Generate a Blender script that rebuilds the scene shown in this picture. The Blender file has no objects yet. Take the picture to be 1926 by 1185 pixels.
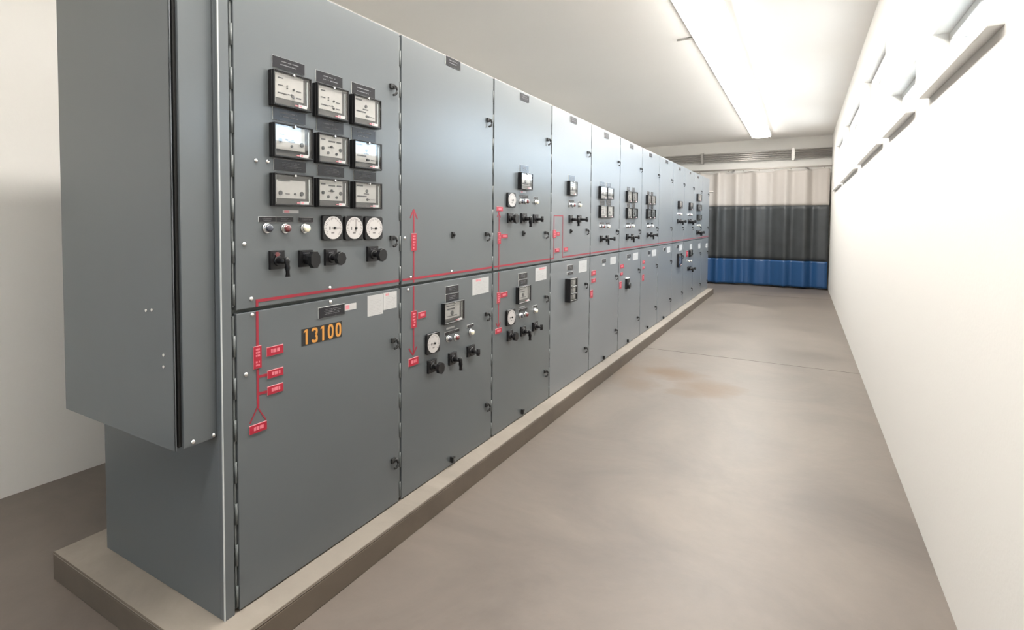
import bpy, bmesh, math, random
from mathutils import Vector, Matrix
random.seed(7)
COL = bpy.context.scene.collection
PI = math.pi

# ------------------------------------------------------------------ camera solved from the photograph
FPX, CX, CY, PITCH, ROLL, YAW, CAMX = 1042.925, 832., 458.39, .04, .0034, .5756, 1.5581
PADH = .1095
CAMZ = 1.317 + PADH
F = Vector((-math.sin(YAW)*math.cos(PITCH), math.cos(YAW)*math.cos(PITCH), -math.sin(PITCH)))
R_ = Vector((math.cos(YAW), math.sin(YAW), 0)); U_ = R_.cross(F)
R2 = R_*math.cos(ROLL) + U_*math.sin(ROLL); U2 = -R_*math.sin(ROLL) + U_*math.cos(ROLL)
CAM = Vector((CAMX, 0, CAMZ))
def at(px, py, x=0.):
    """survey point: the (y, z) on the cabinet front plane (or one x metres before it) measured from the photo"""
    d = R2*((px-CX)/FPX) + U2*((CY-py)/FPX) + F
    t = (x-CAM.x)/d.x
    p = CAM + t*d
    return p.y, p.z

# ------------------------------------------------------------------ switchgear dimensions (metres)
Y0, W = 1.1254, .914
ZB, ZM, ZT = PADH, 1.127, 2.2847
DEPTH = .76
CEIL = 3.30
WALL_R, WALL_L, WALL_B, WALL_F = 2.05, -1.85, -3.6, 14.50

# ------------------------------------------------------------------ materials
def mat(name, col, rough=.5, metal=0., spec=.5, noise=None, bump=None, emit=None, coat=0.):
    m = bpy.data.materials.new(name); m.use_nodes = True
    nt = m.node_tree; b = nt.nodes['Principled BSDF']
    b.inputs['Base Color'].default_value = (*col, 1)
    b.inputs['Roughness'].default_value = rough
    b.inputs['Metallic'].default_value = metal
    b.inputs['Specular IOR Level'].default_value = spec
    b.inputs['Coat Weight'].default_value = coat
    b.inputs['Coat Roughness'].default_value = .12
    if emit:
        b.inputs['Emission Color'].default_value = (*emit[0], 1); b.inputs['Emission Strength'].default_value = emit[1]
    if noise or bump:
        tc = nt.nodes.new('ShaderNodeNewGeometry')
    if noise:
        sc, amt = noise
        n = nt.nodes.new('ShaderNodeTexNoise'); n.inputs['Scale'].default_value = sc; n.inputs['Detail'].default_value = 5
        nt.links.new(tc.outputs['Position'], n.inputs['Vector'])
        r = nt.nodes.new('ShaderNodeValToRGB')
        r.color_ramp.elements[0].position = .3; r.color_ramp.elements[1].position = .7
        r.color_ramp.elements[0].color = (*[c*(1-amt) for c in col], 1)
        r.color_ramp.elements[1].color = (*[min(1, c*(1+amt)) for c in col], 1)
        nt.links.new(n.outputs['Fac'], r.inputs['Fac']); nt.links.new(r.outputs['Color'], b.inputs['Base Color'])
    if bump:
        sc, amt = bump
        n2 = nt.nodes.new('ShaderNodeTexNoise'); n2.inputs['Scale'].default_value = sc
        nt.links.new(tc.outputs['Position'], n2.inputs['Vector'])
        bp = nt.nodes.new('ShaderNodeBump'); bp.inputs['Strength'].default_value = amt; bp.inputs['Distance'].default_value = .01
        nt.links.new(n2.outputs['Fac'], bp.inputs['Height']); nt.links.new(bp.outputs['Normal'], b.inputs['Normal'])
    return m

M = {}
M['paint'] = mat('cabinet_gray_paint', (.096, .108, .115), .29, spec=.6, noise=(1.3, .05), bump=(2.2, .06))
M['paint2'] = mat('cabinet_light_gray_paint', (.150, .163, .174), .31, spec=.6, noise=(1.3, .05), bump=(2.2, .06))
M['paint_in'] = mat('cabinet_frame_gray', (.060, .072, .068), .5)
M['hinge'] = mat('hinge_gray', (.115, .128, .128), .4)
M['black'] = mat('black_bakelite', (.008, .008, .009), .32, spec=.35)
M['mattblack'] = mat('black_painted_steel', (.012, .012, .012), .5)
M['plate'] = mat('engraved_black_plate', (.014, .014, .018), .2, spec=.4)
M['platetext'] = mat('engraved_letters', (.16, .16, .17), .6)
M['plateedge'] = mat('plate_white_core', (.75, .75, .74), .5)
M['face'] = mat('relay_faceplate', (.50, .47, .45), .45, noise=(30, .05))
M['facedark'] = mat('relay_internal_dark', (.035, .032, .032), .5)
M['mark'] = mat('relay_printed_marks', (.03, .03, .035), .5)
M['dial'] = mat('dial_white', (.45, .43, .42), .5)
M['dialmark'] = mat('dial_scale_gray', (.13, .12, .12), .6)
M['chrome'] = mat('chrome', (.75, .75, .75), .15, metal=1)
M['alu'] = mat('brushed_aluminium', (.62, .62, .60), .35, metal=1)
M['red'] = mat('mimic_red', (.33, .009, .028), .4)
M['redline'] = mat('mimic_line_red', (.28, .015, .032), .45)
M['pink'] = mat('tag_pale_letters', (.60, .16, .20), .5)
M['tagedge'] = mat('tag_pale_edge', (.62, .32, .34), .5)
M['sticker'] = mat('white_sticker', (.44, .44, .44), .4)
M['stickerink'] = mat('sticker_gray_print', (.42, .42, .42), .6)
M['stickerred'] = mat('sticker_red_print', (.60, .22, .25), .6)
M['orange'] = mat('orange_digits', (.55, .25, .05), .35)
M['lens_blue'] = mat('lens_dark_blue', (.012, .018, .04), .12, spec=.8, coat=1)
M['lens_red'] = mat('lens_dark_red', (.11, .008, .012), .12, spec=.8, coat=1)
M['lens_white'] = mat('lens_cream', (.78, .74, .58), .2, coat=.6)
M['wall'] = mat('wall_white_paint', (.76, .74, .705), .75, bump=(60, .05))
M['ceil'] = mat('ceiling_cream_paint', (.90, .875, .845), .8, noise=(.9, .01))
M['conduit'] = mat('galvanised_conduit', (.50, .48, .46), .35, metal=.8)
M['rail'] = mat('curtain_track_steel', (.22, .20, .18), .4, metal=.7)
M['cwhite'] = mat('curtain_white_vinyl', (.435, .40, .37), .55)
M['cgray'] = mat('curtain_charcoal_mesh', (.042, .046, .049), .46, noise=(5, .15))
M['cblue'] = mat('curtain_blue_vinyl', (.018, .072, .19), .38)
M['fixture'] = mat('fixture_white_enamel', (.86, .85, .83), .4)
M['lamp'] = mat('fluorescent_lens', (.9, .9, .88), .4, emit=((1.0, .965, .905), 13.))
M['frame'] = mat('window_frame_white', (.78, .78, .77), .4)

def glass_mat():
    m = bpy.data.materials.new('clear_cover_glass'); m.use_nodes = True
    nt = m.node_tree; nt.nodes.clear()
    o = nt.nodes.new('ShaderNodeOutputMaterial'); mx = nt.nodes.new('ShaderNodeMixShader')
    t = nt.nodes.new('ShaderNodeBsdfTransparent'); g = nt.nodes.new('ShaderNodeBsdfGlossy'); lw = nt.nodes.new('ShaderNodeLayerWeight')
    g.inputs['Roughness'].default_value = .03; lw.inputs[0].default_value = .5
    pw = nt.nodes.new('ShaderNodeMath'); pw.operation = 'POWER'; pw.inputs[1].default_value = 4.
    fr = nt.nodes.new('ShaderNodeMath'); fr.operation = 'MULTIPLY_ADD'; fr.inputs[1].default_value = .85; fr.inputs[2].default_value = .06
    nt.links.new(lw.outputs['Facing'], pw.inputs[0]); nt.links.new(pw.outputs[0], fr.inputs[0])
    t.inputs['Color'].default_value = (.94, .95, .95, 1)
    nt.links.new(fr.outputs[0], mx.inputs[0]); nt.links.new(t.outputs[0], mx.inputs[1]); nt.links.new(g.outputs[0], mx.inputs[2])
    nt.links.new(mx.outputs[0], o.inputs[0])
    return m
M['glass'] = glass_mat()

def concrete(name, base, stains=False):
    m = bpy.data.materials.new(name); m.use_nodes = True
    nt = m.node_tree; b = nt.nodes['Principled BSDF']; N = nt.nodes.new; L = nt.links.new
    g = N('ShaderNodeNewGeometry')
    def noise(scale, detail=6, rough=.6, dist=0):
        n = N('ShaderNodeTexNoise'); n.inputs['Scale'].default_value = scale; n.inputs['Detail'].default_value = detail
        n.inputs['Roughness'].default_value = rough; n.inputs['Distortion'].default_value = dist
        L(g.outputs['Position'], n.inputs['Vector']); return n
    n1 = noise(1.1, 8, .65, .8); n2 = noise(14, 4, .6)
    r = N('ShaderNodeValToRGB'); r.color_ramp.elements[0].position = .32; r.color_ramp.elements[1].position = .70
    r.color_ramp.elements[0].color = (*[c*.70 for c in base], 1); r.color_ramp.elements[1].color = (*[c*1.16 for c in base], 1)
    L(n1.outputs['Fac'], r.inputs['Fac'])
    mx = N('ShaderNodeMix'); mx.data_type = 'RGBA'; mx.blend_type = 'MULTIPLY'; mx.inputs[0].default_value = .25
    L(r.outputs['Color'], mx.inputs[6]); L(n2.outputs['Color'], mx.inputs[7])
    r2 = N('ShaderNodeValToRGB'); r2.color_ramp.elements[0].color = (.8, .8, .8, 1); r2.color_ramp.elements[1].color = (1.15, 1.15, 1.15, 1)
    L(n2.outputs['Fac'], r2.inputs['Fac']); L(r2.outputs['Color'], mx.inputs[7])
    out = mx.outputs[2]
    if stains:
        # brown spill stains with a shape of their own: soft ellipses broken up by noise
        spots = [(.56, 5.55, .30, .24, .85), (.34, 5.05, .20, .24, .45), (.93, 5.22, .26, .30, .75), (.80, 4.98, .16, .14, .6), (.22, 5.45, .24, .35, .35), (.05+.30, 5.9, .2, .3, .2)]
        sep = N('ShaderNodeSeparateXYZ')
        wob = noise(3.5, 5, .6)
        addv = N('ShaderNodeVectorMath'); addv.operation = 'MULTIPLY_ADD'; addv.inputs[1].default_value = (.35, .35, 0)
        L(wob.outputs['Color'], addv.inputs[0]); L(g.outputs['Position'], addv.inputs[2]); L(addv.outputs[0], sep.inputs[0])
        total = None
        for (sx, sy, rx, ry, am) in spots:
            def mth(op, a, bb):
                q = N('ShaderNodeMath'); q.operation = op
                for i, v in enumerate((a, bb)):
                    if isinstance(v, (int, float)): q.inputs[i].default_value = v
                    elif v is not None: L(v, q.inputs[i])
                return q.outputs[0]
            dx = mth('DIVIDE', mth('SUBTRACT', sep.outputs[0], sx+.17), rx); dy = mth('DIVIDE', mth('SUBTRACT', sep.outputs[1], sy+.17), ry)
            d = mth('ADD', mth('MULTIPLY', dx, dx), mth('MULTIPLY', dy, dy))
            mr = N('ShaderNodeMapRange'); mr.inputs[1].default_value = 1.25; mr.inputs[2].default_value = .1; mr.inputs[3].default_value = 0; mr.inputs[4].default_value = am
            L(d, mr.inputs[0]); total = mr.outputs[0] if total is None else mth('MAXIMUM', total, mr.outputs[0])
        mz = N('ShaderNodeMix'); mz.data_type = 'RGBA'
        mz.inputs[7].default_value = (.115, .066, .028, 1)
        L(total, mz.inputs[0]); L(out, mz.inputs[6]); out = mz.outputs[2]
    L(out, b.inputs['Base Color'])
    rr = N('ShaderNodeMapRange'); rr.inputs[3].default_value = .36 if stains else .6; rr.inputs[4].default_value = .56 if stains else .8
    L(n1.outputs['Fac'], rr.inputs[0]); L(rr.outputs[0], b.inputs['Roughness'])
    bp = N('ShaderNodeBump'); bp.inputs['Strength'].default_value = .08; bp.inputs['Distance'].default_value = .01
    L(n2.outputs['Fac'], bp.inputs['Height']); L(bp.outputs['Normal'], b.inputs['Normal'])
    return m
M['floor'] = concrete('polished_concrete', (.158, .133, .114), True)
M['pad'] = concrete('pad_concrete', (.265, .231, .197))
M['padside'] = concrete('pad_side_shaded_concrete', (.118, .094, .072))  # darker brown puts the side's shade into the colour, along with grime
M['joint'] = mat('floor_joint_dark', (.10, .085, .075), .8)

# ------------------------------------------------------------------ mesh helpers
class MB:
    def __init__(self): self.v = []; self.f = []; self.m = []; self.mats = []; self.smooth = []
    def mi(self, m):
        if m not in self.mats: self.mats.append(m)
        return self.mats.index(m)
    def box(self, x0, x1, y0, y1, z0, z1, m, rot=None, c=None):
        i = len(self.v); k = self.mi(m)
        pts = [(x, y, z) for x in (x0, x1) for y in (y0, y1) for z in (z0, z1)]
        self.v += pts
        for q in ((0, 1, 3, 2), (4, 6, 7, 5), (0, 4, 5, 1), (2, 3, 7, 6), (0, 2, 6, 4), (1, 5, 7, 3)):
            self.f.append([i+a for a in q]); self.m.append(k); self.smooth.append(False)
        return self
    def prism(self, pts, x0, x1, m):
        """outline in the (y, z) plane given thickness along x"""
        i = len(self.v); n = len(pts); k = self.mi(m)
        self.v += [(x0, y, z) for y, z in pts] + [(x1, y, z) for y, z in pts]
        self.f.append([i+j for j in range(n)][::-1]); self.f.append([i+n+j for j in range(n)])
        for j in range(n): self.f.append([i+j, i+(j+1) % n, i+n+(j+1) % n, i+n+j])
        self.m += [k]*(n+2); self.smooth += [False]*(n+2)
        return self
    def cyl(self, c, axis, r0, r1, L, m, seg=24, caps=True):
        """cylinder or cone from point c along the axis"""
        ax = Vector(axis).normalized(); u = ax.orthogonal().normalized(); w = ax.cross(u)
        i = len(self.v); k = self.mi(m); c = Vector(c)
        for (rr, h) in ((r0, 0), (r1, L)):
            for j in range(seg):
                a = 2*PI*j/seg
                self.v.append(tuple(c + ax*h + u*rr*math.cos(a) + w*rr*math.sin(a)))
        for j in range(seg):
            self.f.append([i+j, i+(j+1) % seg, i+seg+(j+1) % seg, i+seg+j]); self.m.append(k); self.smooth.append(True)
        if caps:
            self.f.append([i+j for j in range(seg)][::-1]); self.f.append([i+seg+j for j in range(seg)])
            self.m += [k, k]; self.smooth += [False, False]
        return self
    def tube(self, path, r, m, seg=10, rz=None):
        P = [Vector(p) for p in path]; i = len(self.v); k = self.mi(m)
        up = Vector((0, 0, 1))
        rings = []
        for j, p in enumerate(P):
            t = (P[min(j+1, len(P)-1)] - P[max(j-1, 0)]).normalized()
            u = t.cross(up)
            if u.length < .05: u = t.cross(Vector((0, 1, 0)))
            u.normalize(); w = u.cross(t)
            ring = []
            for s in range(seg):
                a = 2*PI*s/seg
                self.v.append(tuple(p + u*r*math.cos(a) + w*(rz or r)*math.sin(a))); ring.append(len(self.v)-1)
            rings.append(ring)
        for a, b in zip(rings, rings[1:]):
            for s in range(seg):
                self.f.append([a[s], a[(s+1) % seg], b[(s+1) % seg], b[s]]); self.m.append(k); self.smooth.append(True)
        self.f.append(rings[0][::-1]); self.f.append(rings[-1]); self.m += [k, k]; self.smooth += [False, False]
        return self
    def dome(self, c, axis, r, h, m, seg=20, rings=5):
        ax = Vector(axis).normalized(); u = ax.orthogonal().normalized(); w = ax.cross(u); c = Vector(c)
        i = len(self.v); k = self.mi(m)
        for q in range(rings):
            a = (PI/2)*q/rings
            for j in range(seg):
                t = 2*PI*j/seg
                self.v.append(tuple(c + ax*h*math.sin(a) + (u*math.cos(t)+w*math.sin(t))*r*math.cos(a)))
        self.v.append(tuple(c + ax*h)); top = len(self.v)-1
        for q in range(rings-1):
            for j in range(seg):
                self.f.append([i+q*seg+j, i+q*seg+(j+1) % seg, i+(q+1)*seg+(j+1) % seg, i+(q+1)*seg+j]); self.m.append(k); self.smooth.append(True)
        for j in range(seg):
            self.f.append([i+(rings-1)*seg+j, i+(rings-1)*seg+(j+1) % seg, top]); self.m.append(k); self.smooth.append(True)
        return self
    def mesh(self, name, bevel=0, seg=2):
        me = bpy.data.meshes.new(name)
        me.from_pydata(self.v, [], self.f)
        for mm in self.mats: me.materials.append(M[mm])
        for p, k, s in zip(me.polygons, self.m, self.smooth): p.material_index = k; p.use_smooth = s
        bm = bmesh.new(); bm.from_mesh(me)
        bmesh.ops.recalc_face_normals(bm, faces=bm.faces)
        if bevel:
            ed = [e for e in bm.edges if len(e.link_faces) == 2 and e.calc_face_angle(0) > .7]
            bmesh.ops.bevel(bm, geom=ed, offset=bevel, segments=seg, profile=.6, affect='EDGES', clamp_overlap=True)
        bm.to_mesh(me); bm.free()
        return me
    def build(self, name, parent=None, loc=(0, 0, 0), bevel=0, seg=2):
        return link(name, self.mesh(name, bevel, seg), parent, loc)

def link(name, me, parent=None, loc=(0, 0, 0)):
    o = bpy.data.objects.new(name, me); COL.objects.link(o); o.location = loc
    if parent: o.parent = parent
    return o
def thing(name, label, cat, loc=(0, 0, 0), group=None):
    o = bpy.data.objects.new(name, None); COL.objects.link(o); o.location = loc; o.empty_display_size = .1
    o['label'] = label; o['category'] = cat
    if group: o['group'] = group
    return o
def tag(o, label, cat, group=None):
    o['label'] = label; o['category'] = cat
    if group: o['group'] = group
    return o
def struct(o): o['kind'] = 'structure'; return o

def lines(mb, x, y0, y1, z0, z1, rows, m, thick=.0006, fill=.5, jitter=.25, skip=.18):
    """rows of unreadably small printing: short marks of uneven width"""
    h = (z1-z0)/rows
    for r in range(rows):
        zc = z1 - h*(r+.5); a = y0 + random.random()*jitter*(y1-y0)*.5; b = y1 - random.random()*jitter*(y1-y0)
        y = a
        while y < b:
            w = h*fill*random.uniform(.5, 1.5)
            if random.random() >= skip: mb.box(x, x+thick, y, min(y+w, b), zc-h*fill/2, zc+h*fill/2, m)
            y += w*1.25
    return mb

# ------------------------------------------------------------------ small device builders; origin = mounting point on the door
def rect(xl, xr, yt, yb, x=0.):
    """photo rectangle (left x, right x, top and bottom y at its left edge) -> y0, y1, z0, z1 on the plane x"""
    ya, zt = at(xl, yt, x); _, zb = at(xl, yb, x); yr, _ = at(xr, (yt+yb)/2, x)
    return ya, yr, zb, zt

def nameplate(cab, oy, r, rows=2, name='nameplate', label=None, edge=True, base=.0):
    y0, y1, z0, z1 = r; w, h = y1-y0, z1-z0
    mb = MB(); mb.box(0, .0022, 0, w, 0, h, 'plateedge'); mb.box(.0022, .0036, .0004, w-.0004, .0004, h-.0009, 'plate')
    lines(mb, .0036, w*.2, w*.85, h*.22, h*.8, rows+1, 'platetext', fill=.26)
    o = mb.build(name, cab, (base, y0-oy, z0))
    if label: o['label'] = label
    return o

def sticker(cab, oy, r, rows=9, red=True, name='instruction_sticker'):
    y0, y1, z0, z1 = r; w, h = y1-y0, z1-z0
    mb = MB(); mb.box(0, .0008, 0, w, 0, h, 'sticker')
    lines(mb, .0008, w*.08, w*.95, h*.05, h*.78, rows, 'stickerink', thick=.0002, fill=.35)
    if red: lines(mb, .0008, w*.1, w*.95, h*.8, h*.97, 1, 'stickerred', thick=.0002, fill=.8)
    return mb.build(name, cab, (0, y0-oy, z0))

def small_label(cab, oy, r, red=True):
    y0, y1, z0, z1 = r; w, h = y1-y0, z1-z0
    mb = MB(); mb.box(0, .0008, 0, w, 0, h, 'sticker')
    if red: mb.box(.0008, .001, w*.08, w*.40, h*.15, h*.85, 'stickerred')
    return mb.build('adhesive_label', cab, (0, y0-oy, z0))

def relay(cab, oy, r, depth, kind=0, detail=True, stk=True):
    """r is the front rectangle of the case"""
    y0, y1, z0, z1 = r; w, h = y1-y0, z1-z0
    mb = MB(); b = min(w, h)*.045
    mb.box(0, depth-.012, 0, w, 0, h, 'black')                        # case
    for (a0, a1, c0, c1) in ((0, b, 0, h), (w-b, w, 0, h), (b, w-b, 0, b*1.3), (b, w-b, h-b, h)):   # raised cover frame
        mb.box(depth-.012, depth, a0, a1, c0, c1, 'black')
    if detail:
        mb.cyl((depth-.004, w*.5, h-b*1.2), (1, 0, 0), .006, .006, .008, 'chrome', 12)
    o = mb.build('protective_relay', cab, (0, y0-oy, z0), bevel=.0015 if detail else 0, seg=1)
    fx = depth-.0118
    f = MB(); f.box(fx, fx+.002, b, w-b, b*1.3, h-b, 'facedark')
    fa, fb, fc, fd = w*.075, w*.80, h*.24, h*.93 if kind != 2 else h*.80
    f.box(fx+.002, fx+.0035, fa, fb, fc, fd, 'face')
    X = fx+.0035
    Wf, Hf = fb-fa, fd-fc
    def mk(u, v, du, dv): f.box(X, X+.0012, fa+Wf*u, fa+Wf*(u+du), fc+Hf*v, fc+Hf*(v+dv), 'mark')
    def kn(u, v, rr): f.cyl((X, fa+Wf*u, fc+Hf*v), (1, 0, 0), Wf*rr, Wf*rr, .004, 'mark', 14)
    if kind == 0:
        for (u, v) in ((.08, .80), (.08, .50), (.08, .18)): mk(u, v, .19, .045)
        for (u, v) in ((.74, .40), (.74, .12)): mk(u, v, .17, .045)
        mk(.28, .17, .12, .05); mk(.42, .20, .22, .03); mk(.55, .12, .03, .14)
        kn(.40, .55, .018); kn(.40, .45, .018); kn(.63, .45, .035); kn(.63, .13, .035)
    elif kind == 1:
        kn(.13, .38, .055); kn(.88, .30, .06); kn(.52, .18, .035)
        mk(.10, .62, .18, .03); mk(.30, .40, .10, .07); mk(.42, .35, .22, .05); mk(.52, .42, .08, .05)
    elif kind == 2:
        kn(.12, .28, .06); kn(.86, .28, .06); mk(.30, .22, .14, .05); kn(.62, .25, .03); mk(.06, .98-.04, .40, .05)
    elif kind == 3:
        for (u, v, d) in ((.05, .78, .18), (.38, .72, .28), (.74, .72, .2)): mk(u, v, d, .07)
        mk(.35, .45, .28, .04); kn(.50, .50, .04); kn(.12, .38, .055); kn(.90, .38, .06); kn(.35, .18, .045); kn(.72, .16, .045)
    elif kind == 4:
        mk(.06, .30, .46, .06); kn(.52, .62, .055); mk(.38, .44, .26, .05); mk(.60, .12, .1, .06); kn(.55, .15, .04); mk(.75, .14, .2, .03)
        mk(.03, .85, .3, .08)
    else:
        mk(.08, .82, .55, .06); mk(.15, .60, .5, .08); kn(.45, .35, .09); mk(.1, .12, .7, .05)
    f.box(fx+.002, fx+.005, w*.045, w*.06, h*.12, h*.94, 'alu'); f.box(fx+.002, fx+.005, w*.885, w*.91, h*.13, h*.88, 'alu')
    fo = f.build('relay_faceplate', o)
    gl = MB(); gl.box(depth-.004, depth-.0025, b, w-b, b*1.3, h-b, 'glass'); gl.build('cover_glass', o)
    if stk:
        s = MB(); s.box(depth-.0025, depth-.0012, w*.64, w*.86, h*.065, h*.155, 'sticker'); s.box(depth-.0012, depth-.001, w*.66, w*.72, h*.085, h*.135, 'stickerred')
        s.box(depth-.0025, depth-.0012, w*.55, w*.63, h*.09, h*.12, 'stickerred')
        s.build('cover_sticker', o)
    return o

def dial(cab, oy, r, ang=0.):
    y0, y1, z0, z1 = r; w, h = y1-y0, z1-z0; s = min(w, h)
    def rr(w, h, q, n=6):
        pts = []
        for (cx, cz, a0) in ((w-q, h-q, 0), (q, h-q, 90), (q, q, 180), (w-q, q, 270)):
            for i in range(n+1):
                a = math.radians(a0 + 90*i/n); pts.append((cx+q*math.cos(a), cz+q*math.sin(a)))
        return pts
    mb = MB(); mb.prism(rr(w, h, s*.12), 0, .014, 'black')
    o = mb.build('dial_meter', cab, (0, y0-oy, z0), bevel=.002, seg=1)
    f = MB(); cy, cz, R = w/2, h/2, s*.455
    n = 40; sx, sz = (w*.455)/R, (h*.455)/R
    f.prism([(cy+R*sx*math.cos(2*PI*i/n), cz+R*sz*math.sin(2*PI*i/n)) for i in range(n)], .014, .0155, 'dial')
    for i in range(0, 27):
        a = math.radians(-45 + i*10); L = .10 if i % 5 == 0 else .06
        c, s_ = math.cos(a), math.sin(a); p, q = R*.90, R*(.90-L*2.2); t = R*.018
        f.prism([(cy+sx*(p*c-t*s_), cz+sz*(p*s_+t*c)), (cy+sx*(p*c+t*s_), cz+sz*(p*s_-t*c)), (cy+sx*(q*c+t*s_), cz+sz*(q*s_-t*c)), (cy+sx*(q*c-t*s_), cz+sz*(q*s_+t*c))][::-1], .0155, .0158, 'dialmark')
    f.box(.0155, .0158, cy-R*.25, cy+R*.12, cz-R*.50, cz-R*.40, 'dialmark'); f.box(.0155, .0158, cy-R*.50, cy-R*.36, cz-R*.16, cz+R*.12, 'dialmark')
    f.build('dial_face', o)
    nd = MB(); hy, hz = cy+R*.14, cz-R*.02
    c, s_ = math.cos(ang), math.sin(ang); t = R*.025
    nd.prism([(hy-t*s_-R*.3*c, hz+t*c-R*.3*s_), (hy-t*s_+R*.80*c, hz+t*c*.4+R*.80*s_), (hy+t*s_+R*.80*c, hz-t*c*.4+R*.80*s_), (hy+t*s_-R*.3*c, hz-t*c-R*.3*s_)][::-1], .0165, .0172, 'dialmark')
    nd.cyl((.0155, hy, hz), (1, 0, 0), R*.12, R*.10, .006, 'black', 16)
    nd.build('needle', o)
    return o

_lamp_cache = {}
def lamp(cab, oy, px, py, lens, R=.0155):
    y, z = at(px, py)
    k = (lens, round(R, 4))
    if k not in _lamp_cache:
        b = MB(); b.cyl((0, 0, 0), (1, 0, 0), R*1.2, R*1.12, .007, 'chrome', 20); b.cyl((.007, 0, 0), (1, 0, 0), R*1.0, R*.95, .008, 'chrome', 20)
        l = MB(); l.cyl((.013, 0, 0), (1, 0, 0), R*.92, R*.88, .008, lens, 20); l.dome((.021, 0, 0), (1, 0, 0), R*.88, .005, lens, 20, 4)
        _lamp_cache[k] = (b.mesh('indicator_lamp'), l.mesh('lamp_lens'))
    o = link('indicator_lamp', _lamp_cache[k][0], cab, (0, y-oy, z)); link('lamp_lens', _lamp_cache[k][1], o)
    return o

_sw_cache = {}
def switch(cab, oy, r, kind='knob', reach=.066, red=False):
    """square escutcheon with a knob, a T knob or a pistol grip standing off the door"""
    y0, y1, z0, z1 = r; w, h = round(y1-y0, 3), round(z1-z0, 3); k = (w, h, kind, reach, red)
    if k not in _sw_cache:
        p = MB(); p.box(0, .011, 0, w, 0, h, 'black'); p.box(.011, .0122, w*.15, w*.85, h*.72, h*.92, 'plate')
        lines(p, .0122, w*.2, w*.8, h*.75, h*.88, 1, 'platetext', fill=.3)
        if red: p.cyl((.011, w*.45, h*.78), (1, 0, 0), w*.16, w*.14, .004, 'lens_red', 16)
        p.cyl((.011, w*.5, h*.45), (1, 0, 0), w*.30, w*.26, .006, 'black', 20)
        g = MB(); c = (w*.5, h*.45)
        if kind == 'pistol':
            g.cyl((.017, *c), (1, 0, 0), w*.17, w*.15, reach-.03, 'black', 16)
            g.tube([(reach-.012, c[0], c[1]+h*.18), (reach-.006, c[0], c[1]+h*.02), (reach-.006, c[0], c[1]-h*.35), (reach-.004, c[0], c[1]-h*.82)], w*.15, 'black', 12)
        elif kind == 'block':
            g.cyl((.017, *c), (1, 0, 0), w*.34, w*.34, reach-.035, 'black', 8)
            g.prism([(c[0]+w*.40*math.cos(a), c[1]+w*.52*math.sin(a)) for a in [i*PI/4+PI/8 for i in range(8)]], reach-.02, reach, 'black')
        elif kind == 'tee':
            g.cyl((.017, *c), (1, 0, 0), w*.13, w*.13, reach-.025, 'black', 14)
            g.tube([(reach-.006, c[0]+w*.02, c[1]+h*.30), (reach-.004, c[0], c[1]), (reach-.006, c[0]-w*.02, c[1]-h*.30)], w*.14, 'black', 12)
        else:
            g.cyl((.017, *c), (1, 0, 0), w*.15, w*.15, reach-.035, 'black', 14)
            n = 24; g.prism([(c[0]+w*.40*(1+.05*math.cos(8*a))*math.cos(a), c[1]+w*.40*(1+.05*math.cos(8*a))*math.sin(a)) for a in [i*2*PI/n for i in range(n)]], reach-.018, reach, 'black')
            g.box(.0122, .03, w*.42, w*.52, h*.56, h*.66, 'chrome')
        _sw_cache[k] = (p.mesh('rotary_switch', .0012, 1), g.mesh('switch_handle', .001, 1))
    o = link('rotary_switch', _sw_cache[k][0], cab, (0, y0-oy, z0)); link('switch_handle', _sw_cache[k][1], o)
    return o

def line(cab, oy, a, b, t=.0105):
    """mimic diagram stripe between two photo points on the door"""
    (ya, za), (yb, zb) = at(*a), at(*b)
    d = Vector((yb-ya, zb-za)).normalized(); n = Vector((-d.y, d.x))*t/2
    ya -= oy; yb -= oy
    mb = MB(); mb.prism([(ya-n.x, za-n.y), (yb-n.x, zb-n.y), (yb+n.x, zb+n.y), (ya+n.x, za+n.y)], 0, .0012, 'redline')
    return mb.build('mimic_line', cab)
def stripe(cab, oy, y0, y1, z0, z1):
    mb = MB(); mb.box(0, .0014, y0-oy, y1-oy, z0, z1, 'redline'); return mb.build('mimic_line', cab)

def redtag(cab, oy, r, rows=1, name='mimic_tag'):
    y0, y1, z0, z1 = r; w, h = y1-y0, z1-z0
    mb = MB(); mb.box(0, .0022, 0, w, 0, h, 'tagedge'); mb.box(.0022, .0034, .0006, w-.0006, .0006, h-.0014, 'red')
    if w > h: lines(mb, .0034, w*.22, w*.85, h*.28, h*.76, rows, 'pink', fill=.85, jitter=.12, skip=.05)
    else: lines(mb, .0034, w*.25, w*.78, h*.08, h*.92, max(3, rows), 'pink', fill=.55, jitter=.1)
    return mb.build(name, cab, (.0006, y0-oy, z0))

def make_latch():
    b = MB(); b.box(0, .014, -.032, .010, -.006, .024, 'mattblack'); b.cyl((.012, -.004, .006), (1, 0, 0), .010, .009, .006, 'mattblack', 14)
    b.tube([(.010, .006, .016), (.020, .012, .010), (.024, .014, -.008), (.023, .013, -.028), (.018, .006, -.040), (.012, -.008, -.044)], .0075, 'mattblack', 10)
    b.v = [(x*.8, y*.68, z*.72+.002) for x, y, z in b.v]
    return b.mesh('door_latch', .0008, 1)
LATCH = make_latch()
def latch(door, oy, px, py):
    y, z = at(px, py); link('door_latch', LATCH, door, (0, min(y-oy, W-.022), z))
BOLT = MB().cyl((0, 0, 0), (1, 0, 0), .0075, .0072, .003, 'chrome', 12).dome((.003, 0, 0), (1, 0, 0), .0072, .004, 'chrome', 12, 3).mesh('bolt')
def bolt(cab, oy, px, py, x=0.):
    y, z = at(px, py, x); link('bolt', BOLT, cab, (x, y-oy, z))
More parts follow.
